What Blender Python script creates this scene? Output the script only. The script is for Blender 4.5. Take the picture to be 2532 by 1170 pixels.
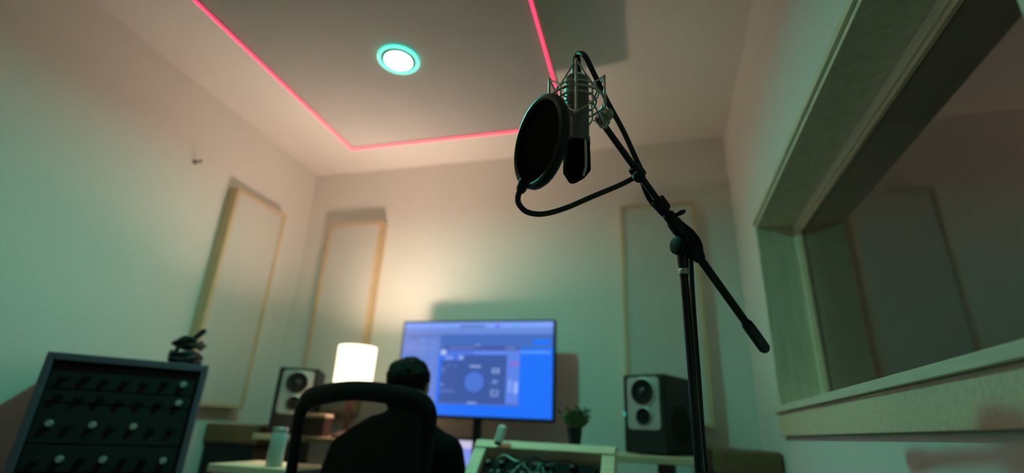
import bpy, bmesh, math, random
from mathutils import Vector, Matrix
random.seed(7)
PI = math.pi
for o in list(bpy.data.objects): bpy.data.objects.remove(o)
scene = bpy.context.scene
COL = scene.collection

# ------------------------------------------------------------------ camera
FPX, CX, CY = 1248.66, 1266.0, 585.0
YAW, PITCH, ROLL = -0.27892065, 0.36979872, -0.04843492
EYE = Vector((0, 0, 1.05))
fw = Vector((math.sin(YAW)*math.cos(PITCH), math.cos(YAW)*math.cos(PITCH), math.sin(PITCH)))
rt0 = Vector((math.cos(YAW), -math.sin(YAW), 0)); dn0 = fw.cross(rt0)
rt = math.cos(ROLL)*rt0 + math.sin(ROLL)*dn0
dn = -math.sin(ROLL)*rt0 + math.cos(ROLL)*dn0
cam = bpy.data.objects.new('camera', bpy.data.cameras.new('camera')); COL.objects.link(cam)
m = Matrix((rt, -dn, -fw)).transposed().to_4x4(); m.translation = EYE
cam.matrix_world = m
cam.data.sensor_fit = 'HORIZONTAL'; cam.data.sensor_width = 36.0
cam.data.lens = 36.0*FPX/2532.0; cam.data.clip_start = 0.02
cam.data.dof.use_dof = True; cam.data.dof.focus_distance = 0.97; cam.data.dof.aperture_fstop = 1.25
scene.camera = cam

# ------------------------------------------------------------------ world, light levels, exposure
w = bpy.data.worlds.new('world'); scene.world = w; w.use_nodes = True
w.node_tree.nodes['Background'].inputs[0].default_value = (0.004, 0.005, 0.006, 1)
w.node_tree.nodes['Background'].inputs[1].default_value = 1.0
vs = scene.view_settings
vs.view_transform = 'Standard'; vs.look = 'None'; vs.gamma = 1.0; vs.use_curve_mapping = False
vs.exposure = 0.0
WARM = (1.0, 0.70, 0.55); TEAL = (0.09, 1.0, 0.73); RED = (1.0, 0.02, 0.13)
BULB_E = 8.0; TOP_E = 192.0; SHADE_E = 2.7; TEAL_E = 450.0; NEAR_E = 34.0; HALO_E = 1.35; RED_E = 2.0; SCREEN_E = 1.0

# ------------------------------------------------------------------ room measures (metres)
XL, XR, YB, YF, ZC = -2.330, 0.476, 2.826, -2.4, 2.755

# pixel of the photograph -> point in the room, used for measuring the place out
def ray(x, y): return (x-CX)*rt + (y-CY)*dn + FPX*fw
def at(x, y, dep): return EYE + ray(x, y)*(dep/FPX)
def on_y(x, y, Y): v = ray(x, y); return EYE + v*(Y/v.y)
def z_on(xy, py):   # height at which a vertical through xy reaches picture row py
    a = Vector((xy[0], xy[1], 0)); k = (py-CY)/FPX
    return EYE.z + (k*a.dot(fw)-a.dot(dn))/(dn.z-k*fw.z)

# ------------------------------------------------------------------ materials
def mat(name, col, rough=0.6, metal=0.0, bump=0.0, bscale=60, vary=0.0, vscale=8, emit=None, es=0.0, stretch=None, spec=0.5):
    mt = bpy.data.materials.new(name); mt.use_nodes = True
    nt = mt.node_tree; N = nt.nodes; b = N['Principled BSDF']
    b.inputs['Base Color'].default_value = (*col, 1); b.inputs['Roughness'].default_value = rough
    b.inputs['Metallic'].default_value = metal; b.inputs['Specular IOR Level'].default_value = spec
    tc = N.new('ShaderNodeTexCoord'); mp = N.new('ShaderNodeMapping')
    nt.links.new(tc.outputs['Object'], mp.inputs[0])
    if stretch: mp.inputs['Scale'].default_value = stretch
    if vary:
        n = N.new('ShaderNodeTexNoise'); n.inputs['Scale'].default_value = vscale; n.inputs['Detail'].default_value = 5
        nt.links.new(mp.outputs[0], n.inputs['Vector'])
        r = N.new('ShaderNodeValToRGB')
        r.color_ramp.elements[0].position = 0.3; r.color_ramp.elements[1].position = 0.7
        r.color_ramp.elements[0].color = (*[c*(1-vary) for c in col], 1)
        r.color_ramp.elements[1].color = (*[min(1, c*(1+vary)) for c in col], 1)
        nt.links.new(n.outputs['Fac'], r.inputs[0]); nt.links.new(r.outputs[0], b.inputs['Base Color'])
    if bump:
        n = N.new('ShaderNodeTexNoise'); n.inputs['Scale'].default_value = bscale; n.inputs['Detail'].default_value = 4
        nt.links.new(mp.outputs[0], n.inputs['Vector'])
        bp = N.new('ShaderNodeBump'); bp.inputs['Strength'].default_value = bump; bp.inputs['Distance'].default_value = 0.002
        nt.links.new(n.outputs['Fac'], bp.inputs['Height']); nt.links.new(bp.outputs[0], b.inputs['Normal'])
    if emit:
        b.inputs['Emission Color'].default_value = (*emit, 1); b.inputs['Emission Strength'].default_value = es
    return mt
M = {}
M['wall'] = mat('wall_paint', (0.80, 0.775, 0.73), 0.85, bump=0.12, bscale=220, vary=0.012, vscale=3, spec=0.2)
M['ceil'] = mat('ceiling_paint', (0.83, 0.80, 0.76), 0.9, bump=0.1, bscale=200, vary=0.012, vscale=3, spec=0.2)
M['cloudmat'] = mat('cloud_fabric', (0.53, 0.515, 0.49), 0.9, bump=0.3, bscale=500, vary=0.02, vscale=4, spec=0.1)
M['floor'] = mat('floor_boards', (0.16, 0.105, 0.06), 0.45, vary=0.25, vscale=6, stretch=(8, 0.6, 1), bump=0.1)
M['pine'] = mat('pine', (0.66, 0.47, 0.27), 0.5, vary=0.13, vscale=7, stretch=(14, 14, 1.2), bump=0.1, bscale=30)
M['pine_x'] = mat('pine_across', (0.62, 0.47, 0.30), 0.5, vary=0.13, vscale=7, stretch=(1.2, 14, 14), bump=0.1, bscale=30)
M['pine_pale'] = mat('pale_pine', (0.80, 0.63, 0.44), 0.5, vary=0.10, vscale=7, stretch=(1.2, 14, 14), bump=0.1, bscale=30)
M['ply'] = mat('plywood', (0.74, 0.66, 0.50), 0.55, vary=0.13, vscale=6, stretch=(9, 9, 0.9), bump=0.08, bscale=30)
M['cas'] = mat('casing_wood', (0.74, 0.67, 0.52), 0.5, vary=0.08, vscale=6, stretch=(9, 1, 9))
M['fabric'] = mat('panel_fabric', (0.66, 0.625, 0.575), 0.95, bump=0.5, bscale=700, vary=0.03, vscale=120, spec=0.1)
M['black'] = mat('black_plastic', (0.010, 0.010, 0.011), 0.5, bump=0.1, bscale=300, spec=0.3)
M['chairblack'] = mat('chair_black', (0.004, 0.0045, 0.0045), 0.55, bump=0.1, bscale=300, spec=0.2)
M['blackm'] = mat('black_metal', (0.010, 0.010, 0.011), 0.28, metal=0.2)
M['matte'] = mat('matte_black', (0.008, 0.008, 0.009), 0.8, bump=0.2, bscale=400)
M['rubber'] = mat('cable_rubber', (0.009, 0.009, 0.009), 0.6)
M['mic'] = mat('mic_lacquer', (0.13, 0.125, 0.11), 0.45, metal=0.3, bump=0.08, bscale=700)
M['nickel'] = mat('satin_nickel', (0.48, 0.46, 0.41), 0.36, metal=0.65)
M['bright'] = mat('bright_steel', (0.75, 0.75, 0.73), 0.22, metal=1.0)
M['screenm'] = mat('pop_mesh', (0.003, 0.003, 0.003), 0.9, bump=0.4, bscale=900, spec=0.05)
M['spk'] = mat('speaker_cabinet', (0.011, 0.012, 0.012), 0.6, bump=0.25, bscale=260, spec=0.3)
M['plate'] = mat('speaker_plate', (0.42, 0.42, 0.40), 0.45, metal=0.35, bump=0.05, bscale=400)
M['cone'] = mat('speaker_cone', (0.008, 0.008, 0.008), 0.75, spec=0.2)
M['dust'] = mat('dust_cap', (0.03, 0.03, 0.03), 0.2, metal=0.2)
M['olive'] = mat('olive_cloth', (0.21, 0.115, 0.055), 0.95, bump=0.6, bscale=260, vary=0.18, vscale=14)
M['oxblood'] = mat('oxblood_wood', (0.085, 0.025, 0.015), 0.5, vary=0.2, vscale=10)
M['darkwood'] = mat('dark_wood', (0.07, 0.035, 0.022), 0.5, vary=0.2, vscale=8, stretch=(8, 8, 1))
M['purple'] = mat('rack_shell', (0.10, 0.085, 0.125), 0.5, bump=0.1)
M['leaf'] = mat('leaf', (0.045, 0.12, 0.028), 0.5, vary=0.3, vscale=30)
M['soil'] = mat('soil', (0.02, 0.014, 0.009), 0.95, bump=0.6, bscale=80)
M['hair'] = mat('hair', (0.008, 0.007, 0.006), 0.9, bump=0.9, bscale=160, stretch=(1, 1, 0.3), spec=0.12)
M['skin'] = mat('skin', (0.50, 0.31, 0.22), 0.55, bump=0.1, bscale=200)
M['shirt'] = mat('black_sweater', (0.0045, 0.005, 0.005), 0.95, bump=0.5, bscale=200, spec=0.06)
M['jeans'] = mat('dark_jeans', (0.018, 0.022, 0.04), 0.9, bump=0.4, bscale=300)
M['white'] = mat('white_plastic', (0.75, 0.78, 0.76), 0.4)
M['knob'] = mat('knob_black', (0.012, 0.012, 0.012), 0.4)
M['modgrey'] = mat('module_panel', (0.006, 0.007, 0.007), 0.75, bump=0.1, spec=0.15)
M['mintmod'] = mat('mint_module_panel', (0.05, 0.13, 0.11), 0.6, bump=0.1, spec=0.3)
M['redk'] = mat('red_knob', (0.30, 0.02, 0.015), 0.4)
M['mint'] = mat('mint_knob', (0.25, 0.46, 0.40), 0.4)
M['shade'] = mat('lamp_shade', (0.85, 0.80, 0.72), 0.9, emit=(1.0, 0.72, 0.52), es=SHADE_E, bump=0.2, bscale=500)
M['topglow'] = mat('added_top_glow', (0.85, 0.8, 0.75), 0.5, emit=WARM, es=TOP_E)  # emission of the extra disc that stands in for light from the shade's top
M['bulb'] = mat('bulb_glass', (0.9, 0.85, 0.8), 0.3, emit=WARM, es=BULB_E)
M['led'] = mat('led_diffuser', (0.45, 0.40, 0.38), 0.7, emit=RED, es=RED_E)
M['fin'] = mat('led_channel', (0.20, 0.17, 0.12), 0.6)
M['downlens'] = mat('downlight_lens', (0.8, 0.8, 0.8), 0.4, emit=TEAL, es=TEAL_E)
M['downlens_dim'] = mat('downlight_lens_dimmed', (0.8, 0.8, 0.8), 0.4, emit=(1.0, 0.97, 0.80), es=NEAR_E)
M['halo'] = mat('halo_lens', (0.8, 0.8, 0.8), 0.4, emit=TEAL, es=HALO_E)
M['pilot'] = mat('pilot_light', (0.1, 0.3, 0.3), 0.4, emit=(0.03, 0.6, 0.5), es=0.9)
M['fillbowl'] = mat('fill_lamp_glow', (0.8, 0.75, 0.72), 0.5, emit=(1.0, 0.66, 0.60), es=9.0)  # weak pinkish glow of the added lamp in the next room
M['ring'] = mat('downlight_rim', (0.30, 0.30, 0.30), 0.5)
M['laptopscreen'] = mat('laptop_picture', (0.02, 0.02, 0.02), 0.3, emit=(0.25, 0.32, 0.95), es=0.9)
M['laptopwhite'] = mat('laptop_window', (0.02, 0.02, 0.02), 0.3, emit=(0.75, 0.68, 0.95), es=0.8)
M['liveroom'] = mat('live_room_paint', (0.50, 0.42, 0.39), 0.9)

def mat_see(name, col, alpha, scale):      # woven mesh: threads and holes
    mt = bpy.data.materials.new(name); mt.use_nodes = True; nt = mt.node_tree; N = nt.nodes
    b = N['Principled BSDF']; b.inputs['Base Color'].default_value = (*col, 1); b.inputs['Roughness'].default_value = 0.8
    t = N.new('ShaderNodeBsdfTransparent'); mx = N.new('ShaderNodeMixShader')
    tc = N.new('ShaderNodeTexCoord'); ch = N.new('ShaderNodeTexNoise'); ch.inputs['Scale'].default_value = scale
    rp = N.new('ShaderNodeMapRange'); rp.inputs[3].default_value = alpha-0.08; rp.inputs[4].default_value = alpha+0.08
    nt.links.new(tc.outputs['Object'], ch.inputs['Vector']); nt.links.new(ch.outputs['Fac'], rp.inputs[0])
    nt.links.new(rp.outputs[0], mx.inputs[0]); nt.links.new(t.outputs[0], mx.inputs[1]); nt.links.new(b.outputs[0], mx.inputs[2])
    nt.links.new(mx.outputs[0], N['Material Output'].inputs[0]); return mt
M['weave'] = mat_see('chair_mesh', (0.005, 0.006, 0.006), 0.86, 900)
def mat_glass(name, col, rough=0.0, ior=1.45):
    mt = mat(name, col, rough); b = mt.node_tree.nodes['Principled BSDF']
    b.inputs['Transmission Weight'].default_value = 1.0; b.inputs['IOR'].default_value = ior; return mt
M['glass'] = mat_glass('window_glass', (0.96, 0.97, 0.97))
M['bottle'] = mat_glass('clear_bottle', (0.80, 0.92, 0.89), 0.30)
M['bottle'].node_tree.nodes['Principled BSDF'].inputs['Transmission Weight'].default_value = 0.6
M['water'] = mat_glass('water', (0.85, 0.93, 0.93), 0.0, 1.33)
def mat_display(name):
    mt = bpy.data.materials.new(name); mt.use_nodes = True; nt = mt.node_tree; b = nt.nodes['Principled BSDF']
    a = nt.nodes.new('ShaderNodeVertexColor'); a.layer_name = 'picture'
    b.inputs['Base Color'].default_value = (0.01, 0.01, 0.012, 1); b.inputs['Roughness'].default_value = 0.35
    nt.links.new(a.outputs[0], b.inputs['Emission Color']); b.inputs['Emission Strength'].default_value = SCREEN_E; return mt
M['display'] = mat_display('monitor_picture')

# ------------------------------------------------------------------ mesh helpers
def rot_to(d):
    return Vector(d).normalized().to_track_quat('Z', 'Y').to_matrix()
class MB:
    def __init__(s): s.v = []; s.f = []
    def add(s, vs_, fs_):
        n = len(s.v); s.v += [tuple(v) for v in vs_]; s.f += [tuple(i+n for i in f) for f in fs_]; return s
    def box(s, lo, hi, R=None, c=None):
        x0, y0, z0 = lo; x1, y1, z1 = hi
        vv = [Vector(p) for p in ((x0,y0,z0),(x1,y0,z0),(x1,y1,z0),(x0,y1,z0),(x0,y0,z1),(x1,y0,z1),(x1,y1,z1),(x0,y1,z1))]
        if R is not None: vv = [R @ v for v in vv]
        if c is not None: vv = [v+Vector(c) for v in vv]
        return s.add(vv, [(0,3,2,1),(4,5,6,7),(0,1,5,4),(1,2,6,5),(2,3,7,6),(3,0,4,7)])
    def loft(s, rings, cap=True):
        n = len(rings[0]); vv = [p for r in rings for p in r]; ff = []
        for i in range(len(rings)-1):
            for j in range(n):
                k = (j+1) % n; ff.append((i*n+j, i*n+k, (i+1)*n+k, (i+1)*n+j))
        if cap: ff.append(tuple(range(n-1, -1, -1))); ff.append(tuple((len(rings)-1)*n+j for j in range(n)))
        return s.add(vv, ff)
    def lathe(s, prof, o=(0,0,0), d=(0,0,1), seg=24, cap=True):   # prof: (radius, height along d)
        R = rot_to(d); o = Vector(o); rings = []
        for r, h in prof:
            rings.append([o + R @ Vector((r*math.cos(2*PI*j/seg), r*math.sin(2*PI*j/seg), h)) for j in range(seg)])
        return s.loft(rings, cap)
    def cyl(s, a, b, r, r2=None, seg=16):
        a = Vector(a); b = Vector(b); return s.lathe([(r, 0), (r if r2 is None else r2, (b-a).length)], a, b-a, seg)
    def tube(s, pts, r, seg=10, closed=False, smooth=0):
        pts = [Vector(p) for p in pts]
        if smooth: pts = spline(pts, smooth)
        n = len(pts); rings = []; up = None
        for i, p in enumerate(pts):
            if closed: t = pts[(i+1) % n]-pts[i-1]
            else: t = pts[min(i+1, n-1)]-pts[max(i-1, 0)]
            t.normalize()
            if up is None: up = t.orthogonal().normalized()
            up = (up - t*up.dot(t)).normalized(); sd = t.cross(up)
            rr = r[i] if isinstance(r, (list, tuple)) else r
            rings.append([p+rr*(math.cos(2*PI*j/seg)*up+math.sin(2*PI*j/seg)*sd) for j in range(seg)])
        if closed: rings.append(rings[0]); return s.loft(rings, False)
        return s.loft(rings, True)
    def ring(s, o, d, R, r, n=48, seg=10):
        Q = rot_to(d); o = Vector(o)
        return s.tube([o+Q @ Vector((R*math.cos(2*PI*i/n), R*math.sin(2*PI*i/n), 0)) for i in range(n)], r, seg, True)
    def ball(s, c, r, nu=16, nv=10, R=None):
        c = Vector(c); r = Vector(r) if hasattr(r, '__len__') else Vector((r, r, r)); rings = []
        for i in range(nv+1):
            a = -PI/2+PI*min(max(i/nv, 0.004), 0.996)
            q = [Vector((r.x*math.cos(a)*math.cos(2*PI*j/nu), r.y*math.cos(a)*math.sin(2*PI*j/nu), r.z*math.sin(a))) for j in range(nu)]
            if R is not None: q = [R @ p for p in q]
            rings.append([c+p for p in q])
        return s.loft(rings)
    def limb(s, pts):     # chain of (point, radius), tapered with round joints
        for (a, ra), (b, rb) in zip(pts, pts[1:]): s.cyl(a, b, ra, rb, 14)
        for a, ra in pts: s.ball(a, ra, 14, 8)
        return s
    def build(s, name, material, parent=None, smooth=False, bevel=0, local=False, remesh=0, sharp=40):
        me = bpy.data.meshes.new(name); me.from_pydata(s.v, [], s.f)
        bm = bmesh.new(); bm.from_mesh(me); bmesh.ops.recalc_face_normals(bm, faces=bm.faces); bm.to_mesh(me); bm.free()
        me.materials.append(M[material])
        if smooth:
            me.polygons.foreach_set('use_smooth', [True]*len(me.polygons))
            if not remesh: me.set_sharp_from_angle(angle=math.radians(sharp))
        o = bpy.data.objects.new(name, me); COL.objects.link(o)
        if parent is not None:
            o.parent = parent
            if not local: o.matrix_parent_inverse = Matrix.Translation(-ROOTLOC.get(parent.name, Vector((0, 0, 0))))
        if bevel:
            b = o.modifiers.new('bevel', 'BEVEL'); b.width = bevel; b.segments = 2; b.limit_method = 'ANGLE'
        if remesh:
            r = o.modifiers.new('remesh', 'REMESH'); r.mode = 'VOXEL'; r.voxel_size = remesh; r.use_smooth_shade = True
            k = o.modifiers.new('smooth', 'SMOOTH'); k.factor = 0.5; k.iterations = 5
        return o
def spline(P, k):
    out = []; n = len(P)
    for i in range(n-1):
        p0 = P[max(i-1, 0)]; p1 = P[i]; p2 = P[i+1]; p3 = P[min(i+2, n-1)]
        for j in range(k):
            t = j/k; out.append(0.5*((2*p1)+(p2-p0)*t+(2*p0-5*p1+4*p2-p3)*t*t+(3*p1-p0-3*p2+p3)*t**3))
    out.append(P[-1]); return out
ROOTLOC = {}
def tag(o, label, cat, group=None):
    o['label'] = label; o['category'] = cat
    if group: o['group'] = group
    return o
def thing(name, label, cat, loc=(0,0,0), rz=0, group=None):
    o = bpy.data.objects.new(name, None); COL.objects.link(o); o.empty_display_size = 0.05
    o.location = loc; o.rotation_euler = (0, 0, rz); ROOTLOC[o.name] = Vector(loc)
    return tag(o, label, cat, group)
def struct(name, mb, material, **k):
    o = mb.build(name, material, **k)
    if k.get('parent') is None: o['kind'] = 'structure'
    return o

# ================================================================== the room
T = 0.12
struct('floor', MB().box((XL-T, YF-T, -0.1), (XR+3.2, YB+T, 0)), 'floor')
struct('ceiling', MB().box((XL-T, YF-T, ZC), (XR+3.2, YB+T, ZC+0.1)), 'ceil')
struct('wall_back', MB().box((XL-T, YB, 0), (XR+3.2, YB+T, ZC)), 'wall')
struct('wall_left', MB().box((XL-T, YF, 0), (XL, YB, ZC)), 'wall')
struct('wall_front', MB().box((XL-T, YF-T, 0), (XR+3.2, YF, ZC)), 'wall')
# right wall with the deep window opening
WY0, WY1, WZ0, WZ1, WD = 0.62, 2.295, 1.172, 1.962, 0.20
wr = MB()
wr.box((XR, YF, 0), (XR+WD, WY0, ZC)); wr.box((XR, WY1, 0), (XR+WD, YB, ZC))
wr.box((XR, WY0, 0), (XR+WD, WY1, WZ0)); wr.box((XR, WY0, WZ1), (XR+WD, WY1, ZC))
struct('wall_right', wr, 'wall')
# the next room seen through the glass
struct('wall_live_room', MB().box((XR+3.1, YF, 0), (XR+3.2, YB, ZC)), 'liveroom')
nl = thing('added_fill_lamp', 'added unseen fill lamp on the ceiling of the room beyond the window', 'ceiling light', (2.4, 0.1, ZC))  # added lamp out of view, brightens the room behind the glass
MB().lathe([(0.15, -0.001), (0.16, -0.02), (0.15, -0.035)], (0, 0, 0), seg=32).build('fill_lamp_body', 'white', nl, True, local=True)
MB().lathe([(0.14, -0.0355), (0.13, -0.05), (0.001, -0.055)], (0, 0, 0), seg=32).build('fill_lamp_bowl', 'fillbowl', nl, True, local=True)
# window: lining boards, casing strips, sash, pane, sill, apron
win = struct('window_1', MB().box((XR-0.004, WY1-0.016, WZ0+0.016), (XR+0.145, WY1, WZ1-0.016)), 'ply')
def wpart(name, lo, hi, material, bevel=0.002):
    return MB().box(lo, hi).build(name, material, win, bevel=bevel)
wpart('lining_board', (XR-0.004, WY0, WZ0+0.016), (XR+0.145, WY0+0.016, WZ1-0.016), 'ply')
wpart('lining_board', (XR-0.004, WY0, WZ1-0.016), (XR+0.145, WY1, WZ1), 'ply')
wpart('casing_strip', (XR-0.014, WY0-0.028, WZ1), (XR-0.0005, WY1+0.0, WZ1+0.026), 'cas')
wpart('sill_board', (XR-0.03, WY0-0.02, WZ0-0.006), (XR+0.145, WY1+0.012, WZ0+0.016), 'cas')
wpart('apron', (XR-0.018, WY0, WZ0-0.088), (XR-0.0005, WY1-0.01, WZ0-0.006), 'pine_pale')
fx0, fx1 = XR+0.145, XR+0.19
wpart('sash_stile', (fx0, WY1-0.05, WZ0), (fx1, WY1, WZ1), 'cas')
wpart('sash_stile', (fx0, WY0, WZ0), (fx1, WY0+0.05, WZ1), 'cas')
wpart('sash_rail', (fx0, WY0+0.05, WZ1-0.05), (fx1, WY1-0.05, WZ1), 'cas')
wpart('sash_rail', (fx0, WY0+0.05, WZ0), (fx1, WY1-0.05, WZ0+0.05), 'cas')
wpart('glazing_bead', (fx0+0.008, WY1-0.064, WZ0+0.05), (fx0+0.02, WY1-0.05, WZ1-0.05), 'pine_pale', 0.001)
wpart('glazing_bead', (fx0+0.008, WY0+0.05, WZ1-0.064), (fx0+0.02, WY1-0.064, WZ1-0.05), 'pine_pale', 0.001)
wpart('pane', (fx0+0.022, WY0+0.05, WZ0+0.05), (fx0+0.028, WY1-0.05, WZ1-0.05), 'glass', 0)

# ================================================================== suspended ceiling cloud with red edge light
KX0, KX1, KY0, KY1, KZ, KT = -1.541, -0.341, -0.30, 2.091, 2.4635, 0.045
cl = thing('ceiling_cloud', 'large pale acoustic cloud hung under the ceiling, edged with glowing red strips', 'ceiling panel', (-0.94, 0.9, KZ))
e = 0.012
MB().box((KX0+e, KY0+e, KZ), (KX1-e, KY1-e, KZ+KT)).build('cloud_board', 'cloudmat', cl, bevel=0.002)
for lo, hi in (((KX0, KY0, KZ), (KX0+e, KY1, KZ+KT)), ((KX1-e, KY0, KZ), (KX1, KY1, KZ+KT)),
               ((KX0+e, KY0, KZ), (KX1-e, KY0+e, KZ+KT)), ((KX0+e, KY1-e, KZ), (KX1-e, KY1, KZ+KT))):
    MB().box(lo, hi).build('edge_trim', 'pine_pale', cl)
s0, s1, h = 0.002, 0.0095, 0.009
for lo, hi in (((KX0+s0, KY0+s0, KZ-h), (KX0+s1, KY1-s0, KZ)), ((KX1-s1, KY0+s0, KZ-h), (KX1-s0, KY1-s0, KZ)),
               ((KX0+s1, KY0+s0, KZ-h), (KX1-s1, KY0+s1, KZ)), ((KX0+s1, KY1-s1, KZ-h), (KX1-s1, KY1-s0, KZ))):
    o = MB().box(lo, hi).build('red_light_strip', 'led', cl); o['label'] = 'glowing red light strip'
g0, g1, gh = 0.0100, 0.0125, 0.0035
for lo, hi in (((KX0+g0, KY0+g0, KZ-gh), (KX0+g1, KY1-g0, KZ)), ((KX1-g1, KY0+g0, KZ-gh), (KX1-g0, KY1-g0, KZ)),
               ((KX0+g1, KY0+g0, KZ-gh), (KX1-g1, KY0+g1, KZ)), ((KX0+g1, KY1-g1, KZ-gh), (KX1-g1, KY1-g0, KZ))):
    MB().box(lo, hi).build('channel_lip', 'fin', cl)
for x in (KX0+0.2, KX1-0.2):
    for y in (KY0+0.3, KY1-0.3):
        MB().cyl((x, y, KZ+KT-0.002), (x, y, ZC), 0.0015, seg=8).build('hanger_wire', 'nickel', cl)
# the two flush downlights in the cloud
def downlight(x, y, label, lens, halo):
    t = thing('downlight', label, 'ceiling light', (x, y, KZ), 0, 'downlights in the cloud')
    MB().ring((0, 0, -0.0085), (0, 0, 1), 0.0790, 0.0058, 56, 12).build('halo_ring', halo, t, True, local=True)
    MB().lathe([(0.0545, -0.0095), (0.0545, -0.0145), (0.0610, -0.0140), (0.0660, -0.0110), (0.0660, -0.0005), (0.001, -0.0005)], (0, 0, 0), seg=48, cap=False).build('rim', 'ring', t, True, local=True)
    MB().lathe([(0.0025, -0.0125), (0.0540, -0.0125), (0.0540, -0.006)], (0, 0, 0), seg=48).build('lens', lens, t, True, local=True)
downlight(-0.945, 1.479, 'round downlight glowing white with a teal halo in the ceiling cloud', 'downlens', 'halo')
downlight(-0.945, 0.31, 'round dim white downlight at the near end of the ceiling cloud', 'downlens_dim', 'ring')

# ================================================================== acoustic panels
def panel(label, origin, rz, wd, ht, tk, group='acoustic panels on the walls'):
    t = thing('acoustic_panel', label, 'acoustic panel', origin, rz, group)   # local: x along wall, -y out of the wall, z up
    f = 0.022
    for lo, hi, mt in (((0, -tk, 0), (f, 0, ht), 'pine'), ((wd-f, -tk, 0), (wd, 0, ht), 'pine'),
                       ((f, -tk, 0), (wd-f, 0, f), 'pine_x'), ((f, -tk, ht-f), (wd-f, 0, ht), 'pine_x')):
        MB().box(lo, hi).build('frame_rail', mt, t, bevel=0.002, local=True)
    MB().box((f, -tk+0.006, f), (wd-f, -0.004, ht-f)).build('fabric_face', 'fabric', t, local=True)
    return t
panel('tall beige panel in a pine frame, on the back wall behind the table lamp', (-2.095, YB, 1.11), 0, 0.405, 1.215, 0.07)
panel('tall beige panel in a pine frame, on the back wall above the right speaker', (-0.142, YB, 1.11), 0, 0.415, 1.21, 0.07)
panel('tall beige panel in a pine frame, on the left wall beside the corner', (XL, 2.11, 1.105), PI/2, 0.42, 1.20, 0.068)

# ================================================================== low corner cabinets
def corner_cabinet(label, x0, x1, side):
    y0 = 2.36
    t = thing('corner_cabinet', label, 'cabinet', ((x0+x1)/2, (y0+YB)/2, 0), 0, 'low cabinets in the back corners')
    MB().box((x0+0.012, y0+0.012, 0.0), (x1-0.012, YB-0.004, 0.93)).build('body', 'matte', t, bevel=0.003)
    MB().box((x0, y0, 0.9305), (x1, YB-0.004, 1.025)).build('cushion_top', 'olive', t, bevel=0.012)
    xa = (x1-0.0115, x1-0.0005) if side < 0 else (x0+0.0005, x0+0.0115)
    MB().box((xa[0], y0+0.02, 0.02), (xa[1], YB-0.02, 0.899)).build('end_panel', 'oxblood', t)
corner_cabinet('low olive-topped dark cabinet in the left back corner', XL+0.005, -2.0, -1)
corner_cabinet('low olive-topped dark cabinet in the right back corner under the panel', 0.215, XR-0.005, 1)

# ================================================================== speakers and their stands
def stand(label, x0, x1, y0, y1, posts):
    t = thing('speaker_stand', label, 'shelf', ((x0+x1)/2, (y0+y1)/2, 0), 0, 'wooden stands under the speakers')
    MB().box((x0, y0, 0.963), (x1, y1, 0.988)).build('top_board', 'pine_x', t, bevel=0.003)
    for px in posts:
        MB().box((px-0.035, (y0+y1)/2-0.06, 0.03), (px+0.035, (y0+y1)/2+0.06, 0.963)).build('post', 'darkwood', t, bevel=0.003)
    MB().box((x0+0.02, y0+0.03, 0), (x1-0.02, y1-0.03, 0.03)).build('foot_board', 'darkwood', t, bevel=0.003)
stand('pine-topped stand carrying the right speaker', -0.165, 0.135, 2.16, 2.56, (0.03,))
stand('pine-topped stand carrying the left speaker and the table lamp', -1.90, -1.29, 2.225, 2.60, (-1.78, -1.42))
def speaker(label, corner, deg, side):
    # local: x along the front, y into the cabinet, front-right lower edge at the origin
    a = math.radians(deg)
    t = thing('studio_monitor_speaker', label, 'speaker', (corner[0], corner[1], 0.988), -a, 'studio monitor speakers')
    W_, D_, H_ = 0.20, 0.27, 0.325
    MB().box((-W_, 0, 0.004), (0, D_, H_)).build('cabinet', 'spk', t, bevel=0.010, local=True)
    # silver front plate with rounded corners
    x0, x1, z0, z1, r = -W_+0.024, -0.024, 0.098, H_-0.014, 0.016
    q = []
    for cx, cz, a0 in ((x1-r, z1-r, 0), (x0+r, z1-r, 90), (x0+r, z0+r, 180), (x1-r, z0+r, 270)):
        for k in range(6):
            an = math.radians(a0+18*k); q.append((cx+r*math.cos(an), cz+r*math.sin(an)))
    pl = MB().loft([[Vector((x, -0.004, z)) for x, z in q], [Vector((x, 0.001, z)) for x, z in q]]).build('front_plate', 'plate', t, bevel=0.001, local=True)
    xc = -W_/2
    def driver(nm, z, R, dust):
        d = MB().lathe([(R*1.16, 0.0), (R*1.14, 0.004), (R*1.0, 0.006), (R*0.98, 0.001)], (xc, -0.004, z), (0, -1, 0), 40, False).build(nm, 'plate', t, True, local=True)
        MB().lathe([(R*0.99, 0.003), (R*0.93, 0.006), (R*0.86, 0.003), (R*0.42, -0.001), (R*0.02, -0.0015)], (xc, -0.0065, z), (0, -1, 0), 40, False).build('cone', 'cone', d, True, local=True)
        MB().ball((xc, -0.008, z), (R*0.32, 0.006, R*0.32), 20, 10).build('dust_cap', dust, d, True, local=True)
    driver('coaxial_driver', H_-0.075, 0.054, 'dust'); driver('midrange_driver', 0.150, 0.035, 'cone')
    # woofer in the side wall
    d = MB().lathe([(0.085, 0), (0.083, 0.004), (0.075, 0.004), (0.070, 0.001)], (0, D_/2, 0.125), (1, 0, 0), 40, False).build('side_woofer', 'matte', t, True, local=True)
    MB().lathe([(0.0745, 0.001), (0.068, 0.004), (0.058, 0.002), (0.025, 0.0005), (0.001, 0.002)], (0.001, D_/2, 0.125), (1, 0, 0), 40, False).build('cone', 'cone', d, True, local=True)
    if side > 0: MB().ball((-W_+0.006, -0.001, 0.16), (0.003, 0.003, 0.010), 8, 6).build('status_light', 'pilot', t, local=True)
speaker('black speaker with silver face to the right of the big screen', (0.039, 2.29), 28, 1)
speaker('black speaker with silver face to the left of the table lamp', (-1.682, 2.36), -28, -1)

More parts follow.
